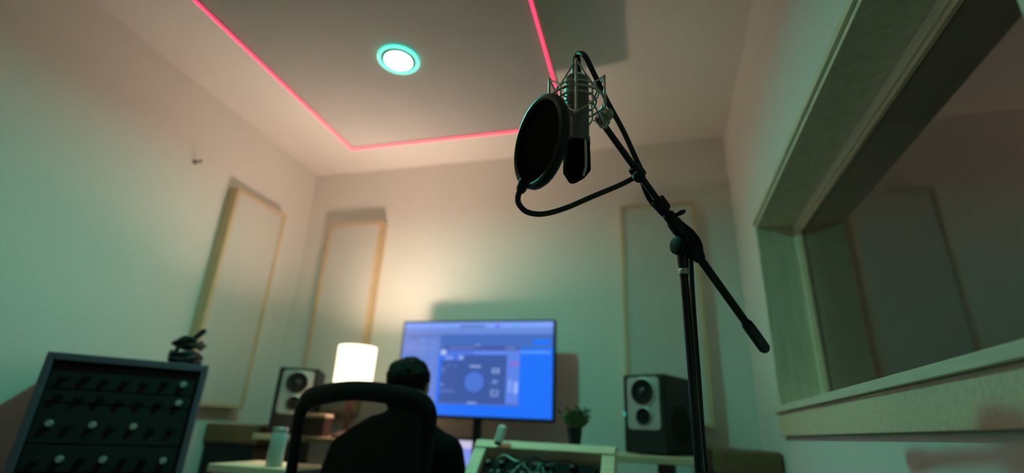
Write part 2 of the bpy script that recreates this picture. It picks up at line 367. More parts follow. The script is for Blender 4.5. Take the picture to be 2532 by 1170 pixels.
# ================================================================== table lamp
lx, ly = -1.445, 2.305
t = thing('table_lamp', 'glowing white drum-shade table lamp by the left speaker', 'lamp', (lx, ly, 0.988))
z0, z1 = 1.235, 1.420
MB().lathe([(0.092, z0), (0.0945, z1-0.004), (0.0935, z1), (0.0925, z1), (0.0905, z0), (0.092, z0)], (lx, ly, 0), seg=56, cap=False).build('shade', 'shade', t, True)
MB().lathe([(0.062, 0.988), (0.062, 1.0), (0.05, 1.006), (0.02, 1.02), (0.013, 1.05), (0.02, 1.10), (0.013, 1.16), (0.009, 1.28)], (lx, ly, 0), seg=32).build('base', 'darkwood', t, True)
MB().cyl((lx, ly, 1.2795), (lx, ly, 1.315), 0.014, seg=20).build('socket', 'black', t, True)
MB().lathe([(0.006, 1.3145), (0.013, 1.319), (0.019, 1.330), (0.022, 1.34), (0.016, 1.350), (0.001, 1.353)], (lx, ly, 0), seg=24).build('bulb', 'bulb', t, True)
MB().lathe([(0.015, z1-0.059), (0.085, z1-0.059), (0.085, z1-0.056), (0.001, z1-0.056)], (lx, ly, 0), seg=48, cap=False).build('added_glow_disc', 'topglow', t, True)  # glowing disc added inside the shade to shape the lamp's upward light
sp = MB()
for k in range(3):
    a = 2*PI*k/3+0.4; sp.cyl((lx+0.013*math.cos(a), ly+0.013*math.sin(a), 1.300), (lx+0.0905*math.cos(a), ly+0.0905*math.sin(a), 1.29), 0.0015, seg=6)
sp.build('shade_spider', 'nickel', t)
# small things on the left stand
t = thing('wooden_box', 'small wooden box on the stand beside the lamp', 'box', (-1.585, 2.275, 0.988), 0.1)
MB().box((-0.055, -0.035, 0), (0.055, 0.035, 0.085)).build('box_body', 'darkwood', t, bevel=0.003, local=True)
MB().box((-0.058, -0.038, 0.0855), (0.058, 0.038, 0.103)).build('lid', 'pine_pale', t, bevel=0.003, local=True)

# ================================================================== big monitor
MY = 2.60
tl = on_y(999, 796, MY); tr_ = on_y(1373, 788, MY); br = on_y(1371, 1046, MY)
mx0, mx1, mz0, mz1 = tl.x, (tr_.x+br.x)/2, br.z, (tl.z+tr_.z)/2
t = thing('monitor_screen', 'large blue-lit screen showing recording software, on a post', 'monitor', ((mx0+mx1)/2, MY+0.03, 0.745))
MB().box((mx0, MY, mz0), (mx1, MY+0.035, mz1)).build('housing', 'black', t, bevel=0.004)
bz = 0.011
dx0, dx1, dz0, dz1 = mx0+bz, mx1-bz, mz0+bz+0.004, mz1-bz
RECT = []
def hx(c): return tuple(((v/255+0.055)/1.055)**2.4 if v/255 > 0.04045 else v/255/12.92 for v in c)
def R_(x0, y0, x1, y1, c): RECT.append((x0, y0, x1, y1, hx(c)))
# display coordinates 0..1, from the top left corner
R_(0, 0, 1, 1, (31, 112, 250)); R_(0, 0, 0.265, 1, (98, 128, 214)); R_(0, 0, 1, 0.065, (125, 160, 250)); R_(0, 0.065, 1, 0.135, (104, 136, 216))
R_(0.385, 0.03, 0.56, 0.062, (96, 124, 196)); R_(0.63, 0.03, 0.655, 0.062, (100, 90, 235)); R_(0.75, 0.03, 0.80, 0.062, (105, 165, 235)); R_(0.31, 0.03, 0.345, 0.062, (95, 165, 225))
R_(0.265, 0.135, 1, 0.285, (68, 106, 190)); R_(0.875, 0.195, 0.985, 0.255, (28, 115, 250)); R_(0.265, 0.285, 0.80, 0.31, (72, 106, 190))
R_(0, 0.13, 0.265, 0.165, (92, 118, 196)); R_(0.05, 0.165, 0.11, 0.19, (82, 105, 180))
for k in range(11): R_(0.12, 0.20+0.07*k, 0.17, 0.225+0.07*k, (92+4*(k % 3), 146, 218)); R_(0.20, 0.215+0.07*k, 0.235, 0.232+0.07*k, (104, 150, 226))
for k in range(5): R_(0.02, 0.26+0.15*k, 0.10, 0.266+0.15*k, (112, 140, 222))
R_(0.30, 0.262, 0.79, 0.315, (70, 88, 165)); R_(0.33, 0.277, 0.50, 0.295, (100, 122, 190)); R_(0.50, 0.25, 0.54, 0.262, (130, 160, 220)); R_(0.70, 0.277, 0.77, 0.297, (110, 130, 196))
R_(0.285, 0.315, 0.80, 0.365, (78, 116, 224)); R_(0.50, 0.325, 0.74, 0.35, (104, 144, 244)); R_(0.275, 0.31, 0.31, 0.365, (178, 196, 232))
R_(0.285, 0.365, 0.715, 0.875, (60, 88, 162)); R_(0.715, 0.315, 0.795, 0.875, (92, 130, 232)); R_(0.285, 0.365, 0.43, 0.425, (70, 112, 226))
R_(0.31, 0.375, 0.36, 0.415, (120, 152, 228)); R_(0.40, 0.375, 0.43, 0.41, (150, 178, 236)); R_(0.285, 0.868, 0.80, 0.884, (84, 96, 168))
R_(0.475, 0.475, 0.55, 0.498, (140, 164, 214)); R_(0.475, 0.858, 0.535, 0.874, (150, 172, 222))
R_(0.625, 0.505, 0.67, 0.555, (150, 172, 222)); R_(0.637, 0.515, 0.658, 0.545, (70, 98, 170)); R_(0.628, 0.625, 0.662, 0.665, (110, 138, 208)); R_(0.62, 0.725, 0.672, 0.795, (118, 142, 206)); R_(0.635, 0.74, 0.66, 0.775, (60, 88, 162))
R_(0.29, 0.505, 0.315, 0.515, (120, 146, 210)); R_(0.29, 0.53, 0.31, 0.54, (110, 136, 204)); R_(0.29, 0.555, 0.312, 0.565, (104, 130, 200))
R_(0.29, 0.67, 0.312, 0.70, (110, 136, 206)); R_(0.285, 0.735, 0.385, 0.765, (84, 112, 192)); R_(0.37, 0.47, 0.39, 0.495, (84, 112, 190)); R_(0.33, 0.47, 0.35, 0.495, (84, 112, 190))
R_(0.735, 0.435, 0.795, 0.47, (140, 104, 206)); R_(0.73, 0.62, 0.75, 0.75, (130, 164, 244)); R_(0.765, 0.64, 0.79, 0.76, (150, 180, 248)); R_(0.80, 0.315, 0.985, 0.345, (84, 148, 252))
for k in range(6): R_(0.80, 0.50+0.06*k, 0.985, 0.502+0.06*k, (40, 120, 250))
vv, ff, cc = [], [], []
dw, dh = dx1-dx0, dz1-dz0
for i, (x0, y0, x1, y1, c) in enumerate(RECT):
    n = len(vv); yy = MY-0.0006-0.00004*i
    vv += [(dx0+dw*x0, yy, dz1-dh*y1), (dx0+dw*x1, yy, dz1-dh*y1), (dx0+dw*x1, yy, dz1-dh*y0), (dx0+dw*x0, yy, dz1-dh*y0)]
    ff.append((n, n+1, n+2, n+3)); cc.append(c)
def disc(cx, cy, rx, ry, c, i):
    n = len(vv); yy = MY-0.0006-0.00004*(len(RECT)+i)
    for k in range(40): vv.append((dx0+dw*(cx+rx*math.cos(2*PI*k/40)), yy, dz1-dh*(cy+ry*math.sin(2*PI*k/40))))
    ff.append(tuple(range(n, n+40))); cc.append(c)
disc(0.512, 0.655, 0.072, 0.122, hx((54, 80, 152)), 1); disc(0.512, 0.652, 0.064, 0.108, hx((76, 116, 212)), 2)
me = bpy.data.meshes.new('display'); me.from_pydata(vv, [], ff); me.materials.append(M['display'])
ca = me.color_attributes.new('picture', 'FLOAT_COLOR', 'CORNER')
for p, c in zip(me.polygons, cc):
    for li in p.loop_indices: ca.data[li].color = (*c, 1)
o = bpy.data.objects.new('display', me); COL.objects.link(o); o.parent = t; o.matrix_parent_inverse = Matrix.Translation(-ROOTLOC[t.name])
o['label'] = 'lit blue software picture'
pxx = on_y(1180, 1060, MY+0.06).x
MB().box((pxx-0.02, MY+0.04, 0.7652), (pxx+0.02, MY+0.075, mz0+0.2)).build('post', 'blackm', t, bevel=0.004)
MB().box((pxx-0.09, MY+0.0351, mz0+0.12), (pxx+0.09, MY+0.0399, mz0+0.30)).build('mount_plate', 'blackm', t)
MB().box((pxx-0.14, MY-0.06, 0.7455), (pxx+0.14, MY+0.14, 0.765)).build('foot', 'blackm', t, bevel=0.005)

# ================================================================== desk
t = thing('desk', 'long dark desk under the big screen', 'desk', (-0.75, 2.3, 0))
MB().box((-1.27, 1.96, 0.71), (-0.19, 2.80, 0.745)).build('desk_top', 'darkwood', t, bevel=0.004)
MB().box((-0.605, 1.66, 0.71), (-0.13, 1.9595, 0.745)).build('desk_wing', 'darkwood', t, bevel=0.004)
MB().box((-0.18, 1.67, 0), (-0.14, 1.71, 0.7095)).build('leg', 'black', t, bevel=0.003)
for x in (-1.25, -0.26):
    for y in (1.98, 2.73): MB().box((x, y, 0), (x+0.05, y+0.05, 0.7095)).build('leg', 'black', t, bevel=0.003)

# ================================================================== sloping wooden rack of modules
RX0, RX1 = -0.648, -0.142
top = Vector((0, 1.93, 1.012)); dirv = Vector((0, -0.20, -0.17)).normalized(); nrm = Vector((0, -0.17, 0.20)).normalized()
RL = 0.31
Rm = Matrix((Vector((1, 0, 0)), -dirv, nrm)).transposed()   # local x along, y up the slope, z out of the face
t = thing('module_rack', 'sloping pine rack full of dark synthesizer modules and patch cables', 'rack', ((RX0+RX1)/2, 1.8, 0.745))
def rk(lo, hi): return MB().box(lo, hi, Rm, top)
rk((RX0, -0.036, -0.05), (RX1, 0.0, 0.012)).build('top_bar', 'pine_pale', t, bevel=0.002)
rk((RX0, -RL, -0.06), (RX0+0.044, -0.0365, 0.006)).build('side_rail', 'pine_pale', t, bevel=0.002)
rk((RX1-0.044, -RL, -0.06), (RX1, -0.0365, 0.006)).build('side_rail', 'pine_pale', t, bevel=0.002)
nmod = 5; mw = (RX1-RX0-0.088-0.001*(nmod+1))/nmod
kn_mesh = {}
for i in range(nmod):
    xa = RX0+0.0445+0.001+i*(mw+0.001)
    mo = rk((xa, -RL+0.004, -0.05), (xa+mw, -0.055, -0.026)).build('module', 'mintmod' if i == 2 else 'modgrey', t, bevel=0.001)
    for r_ in range(5):
        for c_ in range(3):
            if random.random() < 0.18: continue
            u = xa+mw*(0.2+0.3*c_); v_ = -0.080-0.044*r_
            p = top+Rm @ Vector((u, v_, -0.0258))
            k = random.choices(['knob', 'white', 'redk', 'mint'], [0.56, 0.16, 0.10, 0.18])[0]
            rr = random.choice((0.006, 0.007, 0.010))
            MB().lathe([(rr, 0), (rr*0.95, 0.012), (rr*0.8, 0.016)], p, nrm, 14).build('knob', k, mo, True)
for x in (RX0+0.005, RX1-0.035): MB().box((x, 2.006, 0.7455), (x+0.03, 2.04, 1.0035)).build('rear_prop', 'pine_pale', t)
for x in (RX0+0.048, RX1-0.044): MB().box((x, 1.715, 0.7455), (x+0.03, 1.745, 0.785)).build('front_foot', 'pine_pale', t)
cab = [(0.10, -0.09, 0.24, -0.15, 0.09, 'mint'), (0.20, -0.08, 0.33, -0.22, 0.07, 'rubber'), (0.26, -0.11, 0.38, -0.09, 0.075, 'rubber'), (0.13, -0.17, 0.30, -0.10, 0.10, 'rubber'), (0.16, -0.21, 0.22, -0.09, 0.08, 'mint'), (0.30, -0.20, 0.41, -0.14, 0.06, 'redk'), (0.18, -0.12, 0.27, -0.09, 0.085, 'rubber')]
for i, (xa, ya, xb, yb, hh, mt) in enumerate(cab):
    a = top+Rm @ Vector((RX0+xa, ya, -0.026)); b = top+Rm @ Vector((RX0+xb, yb, -0.026))
    pts = [a, a+nrm*0.03, a.lerp(b, 0.25)+nrm*hh*0.75, a.lerp(b, 0.5)+nrm*hh*0.8+Vector((0, 0, -0.005)), a.lerp(b, 0.75)+nrm*hh*0.7, b+nrm*0.03, b]
    o = MB().tube(pts, 0.003, 8, smooth=6).build('patch_cable', mt, t, True)
    for q in (a, b):
        MB().cyl(q, q+nrm*0.028, 0.005, 0.004, 12).build('plug', 'mint' if mt == 'mint' else 'black', o, True)
MB().box((RX0, 1.979, 1.004), (RX1, 2.075, 1.018)).build('rear_shelf', 'pine_pale', t, bevel=0.002)
# pale gadget and plant on the rack's shelf
gp = on_y(1230, 1100, 1.888)
t = thing('pale_gadget', 'small pale rounded gadget clipped tilted to the front of the pine rack top', 'gadget', (gp.x, 1.886, 1.003))
Q = Matrix.Rotation(0.25, 3, 'Y')
MB().box((-0.015, -0.011, 0.010), (0.016, 0.011, 0.072), Q).build('casing', 'white', t, bevel=0.007, local=True)
MB().box((-0.011, -0.009, 0.0035), (0.011, 0.009, 0.0102), Q).build('cap', 'modgrey', t, local=True)
pc = Vector((on_y(1420, 1080, 2.027).x, 2.027, 1.0185))
t = thing('potted_plant', 'small bushy green plant in a black pot beside the screen', 'plant', pc)
MB().lathe([(0.023, 0), (0.029, 0.052), (0.0305, 0.052), (0.0305, 0.058), (0.0275, 0.058), (0.0265, 0.046)], (0, 0, 0), seg=28, cap=False).build('pot', 'black', t, True, local=True)
MB().lathe([(0.0262, 0.045), (0.015, 0.049), (0.001, 0.050)], (0, 0, 0), seg=20).build('soil', 'soil', t, local=True)
st = MB(); lf = MB()
for k in range(34):
    a = random.uniform(0, 2*PI); tilt = random.uniform(0.05, 1.0); ln = random.uniform(0.045, 0.085)
    d = Vector((math.sin(tilt)*math.cos(a), math.sin(tilt)*math.sin(a), math.cos(tilt)))
    p0 = Vector((0.012*math.cos(a), 0.012*math.sin(a), 0.046)); p1 = p0+d*ln
    st.cyl(p0, p1, 0.0012, 0.0008, 6)
    for j in range(9):
        q = p0.lerp(p1, 0.35+0.65*j/8); b = random.uniform(0, 2*PI)
        ld = (d*0.6+Vector((math.cos(b), math.sin(b), 0.35))).normalized(); sd = ld.cross(Vector((0.3, 0.2, 1))).normalized()
        L_ = random.uniform(0.016, 0.028); wv = L_*0.34; up = sd.cross(ld)*0.0015
        lf.add([q, q+ld*L_*0.5+sd*wv, q+ld*L_, q+ld*L_*0.5-sd*wv, q+ld*L_*0.5+up*2, q+ld*L_*0.5-up], [(0, 1, 4), (1, 2, 4), (2, 3, 4), (3, 0, 4), (1, 0, 5), (2, 1, 5), (3, 2, 5), (0, 3, 5)])
st.build('stems', 'leaf', t, local=True); lf.build('foliage', 'leaf', t, local=True)

# ================================================================== laptop on a riser
lc = on_y(1172, 1078, 2.44)
t = thing('laptop', 'open laptop with a lit screen just past the person\'s right arm', 'laptop', (lc.x-0.16, 2.33, 0.7455))
MB().box((-0.15, -0.11, 0), (0.15, 0.11, 0.10)).build('riser', 'black', t, bevel=0.003, local=True)
MB().box((-0.16, -0.11, 0.1005), (0.16, 0.11, 0.116)).build('base', 'matte', t, bevel=0.003, local=True)
Q = Matrix.Rotation(-0.16, 3, 'X'); hc = Vector((0, 0.10, 0.117))
lid = MB().box((-0.16, 0, 0), (0.16, 0.008, 0.155), Q, hc).build('lid', 'modgrey', t, bevel=0.003, local=True)
MB().box((-0.15, -0.0006, 0.012), (0.150, -0.0002, 0.143), Q, hc).build('picture', 'laptopscreen', lid, local=True)
MB().box((-0.15, -0.0010, 0.108), (0.150, -0.0007, 0.143), Q, hc).build('window_bar', 'laptopwhite', lid, local=True)

# ================================================================== side table with the bottle
t = thing('side_table', 'pale wooden side table at the lower left, under the clear bottle', 'table', (-1.45, 1.9, 0))
MB().box((-1.66, 1.74, 0.858), (-1.27, 2.02, 0.888)).build('table_top', 'pine_pale', t, bevel=0.004)
for x in (-1.645, -1.325):
    for y in (1.755, 1.965): MB().box((x, y, 0), (x+0.04, y+0.04, 0.8575)).build('leg', 'pine_pale', t, bevel=0.003)
bp = on_y(677, 1150, 1.80)
t = thing('water_bottle', 'clear plastic water bottle standing on the pale side table', 'bottle', (bp.x, 1.80, 0.8885)); t.scale = (1, 1, 0.82)
MB().lathe([(0.001, 0.002), (0.026, 0.0), (0.030, 0.006), (0.030, 0.135), (0.028, 0.142), (0.025, 0.146), (0.0238, 0.146), (0.0265, 0.139), (0.0282, 0.134), (0.0282, 0.009), (0.001, 0.006)], (0, 0, 0), seg=36, cap=False).build('flask', 'bottle', t, True, local=True)
MB().lathe([(0.0256, 0.1465), (0.0275, 0.1468), (0.0275, 0.166), (0.025, 0.170), (0.001, 0.1705)], (0, 0, 0), seg=32).build('lid', 'nickel', t, True, local=True)

# ================================================================== gear rack at the left edge
t = thing('equipment_rack', 'purplish upright rack of black audio gear by the left wall', 'rack', (-1.70, 1.67, 0), PI/4)
RW, RD, gz = 0.50, 0.34, 1.243          # local: front face at y=0, right-hand edge at x=0
def rb(name, lo, hi, m_, bevel=0.003, p=None): return MB().box(lo, hi).build(name, m_, p or t, bevel=bevel, local=True)
rb('side_panel', (-RW, 0, 0), (-RW+0.022, RD, gz), 'purple'); rb('side_panel', (-0.022, 0, 0), (0, RD, gz), 'purple')
rb('top_panel', (-RW+0.0225, 0, gz-0.026), (-0.0225, RD, gz), 'purple')
rb('back_panel', (-RW+0.0225, RD-0.012, 0.03), (-0.0225, RD, gz-0.027), 'purple', 0)
zz = gz-0.034
for hgt in (0.088, 0.044, 0.132, 0.088, 0.176, 0.088, 0.132, 0.132, 0.132):
    u = rb('rack_unit', (-RW+0.025, 0.02, zz-hgt+0.003), (-0.025, RD-0.06, zz), 'matte', 0.002)
    for j in range(7):
        MB().lathe([(0.012, 0), (0.011, 0.014), (0.009, 0.017)], (-RW+0.07+j*0.06, 0.0195, zz-hgt/2), (0, -1, 0), 16).build('knob', random.choice(['knob', 'knob', 'modgrey', 'plate']), u, True, local=True)
    zz -= hgt+0.002
# cable coil lying on that rack
hx0 = Vector((-1.83, 1.67, gz+0.0005))
t = thing('coiled_cable', 'bundle of coiled black cable lying on the purplish rack', 'cable', hx0)
pts = []
for k in range(120):
    a = k*0.42; rr = 0.048+0.010*math.sin(k*0.7)
    pts.append((rr*math.cos(a)*0.95, rr*math.sin(a), 0.009+0.0006*k+0.006*math.sin(k*1.3)+(0.018 if k > 70 else 0)))
o = MB().tube(pts, 0.008, 8).build('cable_coil', 'rubber', t, True, local=True)
MB().lathe([(0.008, -0.03), (0.011, -0.028), (0.011, 0.025), (0.006, 0.035)], Vector(pts[-1])+Vector((0, 0, 0.02)), (0.5, 0.2, 0.6), 14).build('plug', 'black', t, True, local=True)
# little hook on the left wall
hk = thing('wall_hook', 'tiny dark hook high on the left wall', 'hook', (XL, 1.855, 2.333))
MB().lathe([(0.012, 0), (0.012, 0.004), (0.005, 0.007), (0.004, 0.03), (0.008, 0.034), (0.008, 0.042)], (0, 0, 0), (1, 0, 0), 16).build('peg', 'darkwood', hk, True, local=True)

# ================================================================== office chair
CXm, CYm = -0.940, 1.60
ch = thing('office_chair', 'black mesh-back office chair seen from behind', 'chair', (CXm, CYm+0.27, 0), -0.10)
# local frame: x across, y forward (towards the desk), back plane at y=-0.27
hw = 0.285; ztop = 1.190
def bk(x, z):      # the curved back: centre bulges backwards slightly, leans back with height
    return Vector((x, -0.27 - 0.10*(z-0.8)*0.35 + 0.9*x*x*0.45, z))
out = []
def outline(hw_, zt, zb, r, n=8):
    q = []
    for k in range(n+1):
        a = math.radians(180-90*k/n); q.append((-hw_+r+r*math.cos(a), zt-0.02-r+r*math.sin(a)))
    for k in range(1, 8): x = (-hw_+r)+(2*hw_-2*r)*k/8; q.append((x, zt-0.02+0.02*(1-(x/(hw_-r))**2)))
    for k in range(n+1):
        a = math.radians(90-90*k/n); q.append((hw_-r+r*math.cos(a), zt-0.02-r+r*math.sin(a)))
    for k in range(1, 10): z = (zt-0.02-r)+(zb-(zt-0.02-r))*k/9; q.append((hw_-0.05*(k/9)**2, z))
    lft = [(-x, z) for x, z in q[-9:]][::-1]
    for k in range(1, 7): x = hw_-0.05-(2*hw_-0.1)*k/7; q.append((x, zb-0.01*math.sin(PI*k/7)))
    return q+lft
ol = outline(hw, ztop, 0.58, 0.09); il = outline(hw-0.042, ztop-0.064, 0.63, 0.055)
rings = []
for (ox, oz), (ix, iz) in zip(ol, il):
    O_ = bk(ox, oz); I_ = bk(ix, iz); y = Vector((0, 0.018, 0)); mo = (O_+I_)/2
    rings.append([O_+y*0.5, O_-y*0.5, mo-y*1.2, I_-y*0.6, I_+y*0.6, mo+y*1.2])
rings.append(rings[0])
MB().loft(rings, False).build('back_frame', 'chairblack', ch, True, local=True, sharp=60)
g = MB(); nx, nz = 14, 18
cen = Vector((0, 0, 0.88)); pv = []
n = len(il)
for k in range(7):
    s_ = 1-k/6.5
    pv.append([bk(ix*s_, 0.87+(iz-0.87)*s_)+Vector((0, -0.004, 0)) for ix, iz in il])
g.loft(pv, False); g.build('mesh_back', 'weave', ch, True, local=True)
MB().tube([(0, -0.30, 0.66), (0, -0.315, 0.55), (0, -0.25, 0.43), (0, -0.10, 0.40)], 0.022, 12, smooth=6).build('back_bar', 'chairblack', ch, True, local=True)
MB().loft([[Vector((x*sx, y*sy, z)) for x, y in [(0.25*math.copysign(abs(math.cos(a))**0.5, math.cos(a)), 0.24*math.copysign(abs(math.sin(a))**0.5, math.sin(a))) for a in [2*PI*i/32 for i in range(32)]]] for sx, sy, z in ((0.9, 0.9, 0.405), (1, 1, 0.42), (1, 1, 0.445), (0.94, 0.94, 0.46))]).build('seat', 'matte', ch, True, local=True)
for s_ in (-1, 1):
    a = MB().tube([(s_*0.23, -0.02, 0.40), (s_*0.30, -0.02, 0.42), (s_*0.305, -0.02, 0.55), (s_*0.305, -0.01, 0.645)], 0.016, 10, smooth=5).build('armrest', 'chairblack', ch, True, local=True)
    MB().box((s_*0.305-0.04, -0.14, 0.64), (s_*0.305+0.04, 0.11, 0.665)).build('arm_pad', 'matte', a, bevel=0.010, local=True)
MB().cyl((0, 0, 0.12), (0, 0, 0.405), 0.028, 0.024, 20).build('gas_column', 'blackm', ch, True, local=True)
for k in range(5):
    a = 2*PI*k/5+0.3; c_, s_ = math.cos(a), math.sin(a)
    leg = MB().tube([(0.02*c_, 0.02*s_, 0.115), (0.16*c_, 0.16*s_, 0.10), (0.30*c_, 0.30*s_, 0.075)], [0.026, 0.022, 0.016], 10).build('base_arm', 'chairblack', ch, True, local=True)
    MB().cyl((0.30*c_-0.02*s_, 0.30*s_+0.02*c_, 0.029), (0.30*c_+0.02*s_, 0.30*s_-0.02*c_, 0.029), 0.028, seg=18).build('castor', 'chairblack', leg, True, local=True)

# ================================================================== the person at the desk, seen from behind
PX, PY = -0.915, 1.80
pr = thing('person', 'person with short dark hair in black clothes, seated facing the big screen', 'person', (PX, PY, 0))
def V(x, y, z): return Vector((PX+x, PY+y, z))
hd = V(0.0, 0.055, 1.200)          # head centre
body = MB()
torso = [((0.0, -0.02, 0.55), 0.135), ((0.0, -0.02, 0.68), 0.125), ((0.0, 0.0, 0.82), 0.125), ((0.0, 0.01, 0.94), 0.125)]
body.limb([(V(*p), r) for p, r in torso])
body.ball(V(-0.005, 0.01, 0.93), (0.175, 0.105, 0.13))
body.limb([(V(-0.10, 0.01, 1.005), 0.055), (V(0, 0.015, 1.03), 0.07), (V(0.10, 0.01, 1.0), 0.055)])
body.limb([(V(0, 0.02, 1.02), 0.062), (V(0.0, 0.035, 1.13), 0.052)])
body.ball(hd, (0.072, 0.092, 0.090)); body.ball(hd+Vector((0, 0.045, -0.055)), (0.052, 0.050, 0.06)); body.ball(hd+Vector((0, -0.01, 0.015)), (0.075, 0.088, 0.078))
body.cyl(hd+Vector((0, 0.085, 0.012)), hd+Vector((0, 0.112, -0.024)), 0.008, 0.013, 10)          # nose
body.ball(hd+Vector((0, 0.105, -0.024)), (0.015, 0.012, 0.010), 10, 8)
for s_ in (-1, 1):
    body.ball(hd+Vector((s_*0.028, 0.083, 0.022)), (0.02, 0.012, 0.006), 10, 8)                       # brows
    body.ball(hd+Vector((s_*0.076, -0.002, -0.008)), (0.008, 0.018, 0.030), 10, 8)                    # ears
    body.ball(hd+Vector((s_*0.009, 0.092, -0.056)), (0.016, 0.008, 0.006), 10, 8)                      # lips
armR = [((0.185, 0.01, 0.965), 0.062), ((0.258, 0.005, 0.765), 0.047), ((0.20, 0.20, 0.792), 0.036), ((0.17, 0.235, 0.794), 0.027)]
armL = [((-0.195, 0.01, 0.955), 0.062), ((-0.265, 0.005, 0.765), 0.047), ((-0.14, 0.20, 0.792), 0.036), ((-0.10, 0.235, 0.794), 0.027)]
body.limb([(V(*p), r*0.9) for p, r in armR]); body.limb([(V(*p), r*0.9) for p, r in armL])
def hand(wrist, fwd, sx):           # palm, four fingers of unequal length, thumb from the side of the palm
    f = Vector(fwd).normalized(); sd = f.cross(Vector((0, 0, 1))).normalized()*sx
    wv = V(*wrist)
    for k in range(4): body.limb([(wv+sd*(0.016*(k-1.5))*0.6, 0.017), (wv+f*0.075+sd*(0.019*(k-1.5)), 0.0115)])
    for k, ln in enumerate((0.062, 0.072, 0.068, 0.052)):
        b0 = wv+f*0.078+sd*(0.020*(k-1.5)); sp_ = sd*(0.006*(k-1.5))
        body.limb([(b0, 0.0095), (b0+f*ln*0.45+sp_*0.5+Vector((0, 0, 0.006)), 0.009), (b0+f*ln*0.75+sp_+Vector((0, 0, -0.006)), 0.0082), (b0+f*ln*0.92+sp_+Vector((0, 0, -0.02)), 0.0072)])
    body.limb([(wv+f*0.025-sd*0.026, 0.013), (wv+f*0.055-sd*0.050+Vector((0, 0, -0.006)), 0.011), (wv+f*0.088-sd*0.056+Vector((0, 0, -0.016)), 0.009)])
hand((0.17, 0.235, 0.794), (-0.25, 1, 0), 1); hand((-0.10, 0.235, 0.794), (0.25, 1, 0), -1)
legs = {}
for s_ in (-1, 1):
    lg = [((s_*0.09, -0.01, 0.555), 0.095), ((s_*0.13, 0.40, 0.53), 0.068), ((s_*0.14, 0.43, 0.28), 0.055), ((s_*0.14, 0.40, 0.085), 0.038)]
    legs[s_] = lg; body.limb([(V(*p), r*0.88) for p, r in lg]); body.limb([(V(s_*0.14, 0.40, 0.07), 0.033), (V(s_*0.15, 0.53, 0.040), 0.027)])
body.build('body', 'skin', pr, True, remesh=0.006)
sw = MB()
sw.limb([(V(*p), r*1.08) for p, r in torso]); sw.ball(V(-0.005, 0.0, 0.93), (0.195, 0.122, 0.14))
sw.limb([(V(-0.16, 0.0, 0.985), 0.062), (V(-0.08, 0.0, 1.02), 0.072), (V(0, 0.0, 1.035), 0.078), (V(0.08, 0.0, 1.02), 0.072), (V(0.16, 0.0, 0.985), 0.062)])
sw.limb([(V(0, 0.005, 1.04), 0.074), (V(0, 0.02, 1.085), 0.062)])
sw.limb([(V(*p), r*1.16) for p, r in armR[:3]]); sw.limb([(V(*p), r*1.16) for p, r in armL[:3]])
sw.build('sweater', 'shirt', pr, True, remesh=0.008)
tz = MB()
for s_ in (-1, 1): tz.limb([(V(*p), r*1.02) for p, r in legs[s_]])
tz.ball(V(0, -0.02, 0.57), (0.17, 0.125, 0.10)); tz.build('trousers', 'jeans', pr, True, remesh=0.009)
hr = MB()
hr.ball(hd+Vector((0, -0.014, 0.022)), (0.083, 0.096, 0.083)); hr.ball(hd+Vector((0, -0.030, -0.028)), (0.080, 0.074, 0.085))
for k in range(60):
    a = random.uniform(0, 2*PI); el = random.uniform(0.0, 1.5)
    d = Vector((math.cos(a)*math.cos(el)*0.080, math.sin(a)*math.cos(el)*0.092-0.014, math.sin(el)*0.080+0.024))
    if d.y > 0.05 and d.z < 0.06: continue
    hr.ball(hd+d, random.uniform(0.007, 0.012), 8, 6)
hr.build('hair', 'hair', pr, True, remesh=0.006)
for s_ in (-1, 1):
    sh = MB().limb([(V(s_*0.14, 0.385, 0.055), 0.045), (V(s_*0.145, 0.46, 0.045), 0.042), (V(s_*0.152, 0.55, 0.036), 0.034)])
    sh.build('shoe', 'black', pr, True, remesh=0.007)
t = thing('computer_keyboard', 'black computer keyboard on the desk in front of the person', 'keyboard', (PX+0.02, 2.11, 0.7455))
MB().box((-0.21, -0.065, 0), (0.13, 0.065, 0.018)).build('tray', 'matte', t, bevel=0.003, local=True)
for r_ in range(5):
    kr = MB()
    for c_ in range(15): kr.box((-0.203+c_*0.0222, -0.055+r_*0.0225, 0.0185), (-0.203+c_*0.0222+0.018, -0.055+r_*0.0225+0.018, 0.025))
    kr.build('key_row', 'knob', t, local=True)

# ================================================================== microphone stand with boom
PXY = (0.070, 1.045)
zr = z_on(PXY, 673)            # steel ring on the pole
A3 = at(1495, 312, 0.965); B3 = at(1700, 597, 1.060); bd = (B3-A3).normalized()
def boom_at(py):               # point of the straight boom at picture row py
    k = (py-CY)/FPX; a = A3-EYE
    u = (k*a.dot(fw)-a.dot(dn))/(bd.dot(dn)-k*bd.dot(fw)); return A3+bd*u
ms = thing('microphone_stand', 'black boom microphone stand with tripod foot in front', 'microphone stand', (PXY[0], PXY[1], 0))
def pz(z): return Vector((PXY[0], PXY[1], z))
MB().cyl(pz(0.12), pz(zr-0.006), 0.0084, seg=24).build('pole', 'blackm', ms, True)
MB().cyl(pz(0.10), pz(0.72), 0.0135, seg=24).build('lower_tube', 'blackm', ms, True)
MB().lathe([(0.017, 0), (0.019, 0.01), (0.019, 0.05), (0.0155, 0.06)], pz(0.70), seg=24).build('height_clutch', 'black', ms, True)
o = MB().lathe([(0.0099, -0.006), (0.0106, -0.0045), (0.0106, 0.0045), (0.0099, 0.006)], pz(zr), seg=28).build('steel_ring', 'nickel', ms, True); o['label'] = 'satin steel ring'
zt_ = z_on(PXY, 622)
MB().lathe([(0.0098, 0.0065), (0.0108, 0.015), (0.0122, zt_-zr), (0.011, zt_-zr+0.014)], pz(zr), seg=24).build('neck_sleeve', 'blackm', ms, True)
piv = boom_at(592)
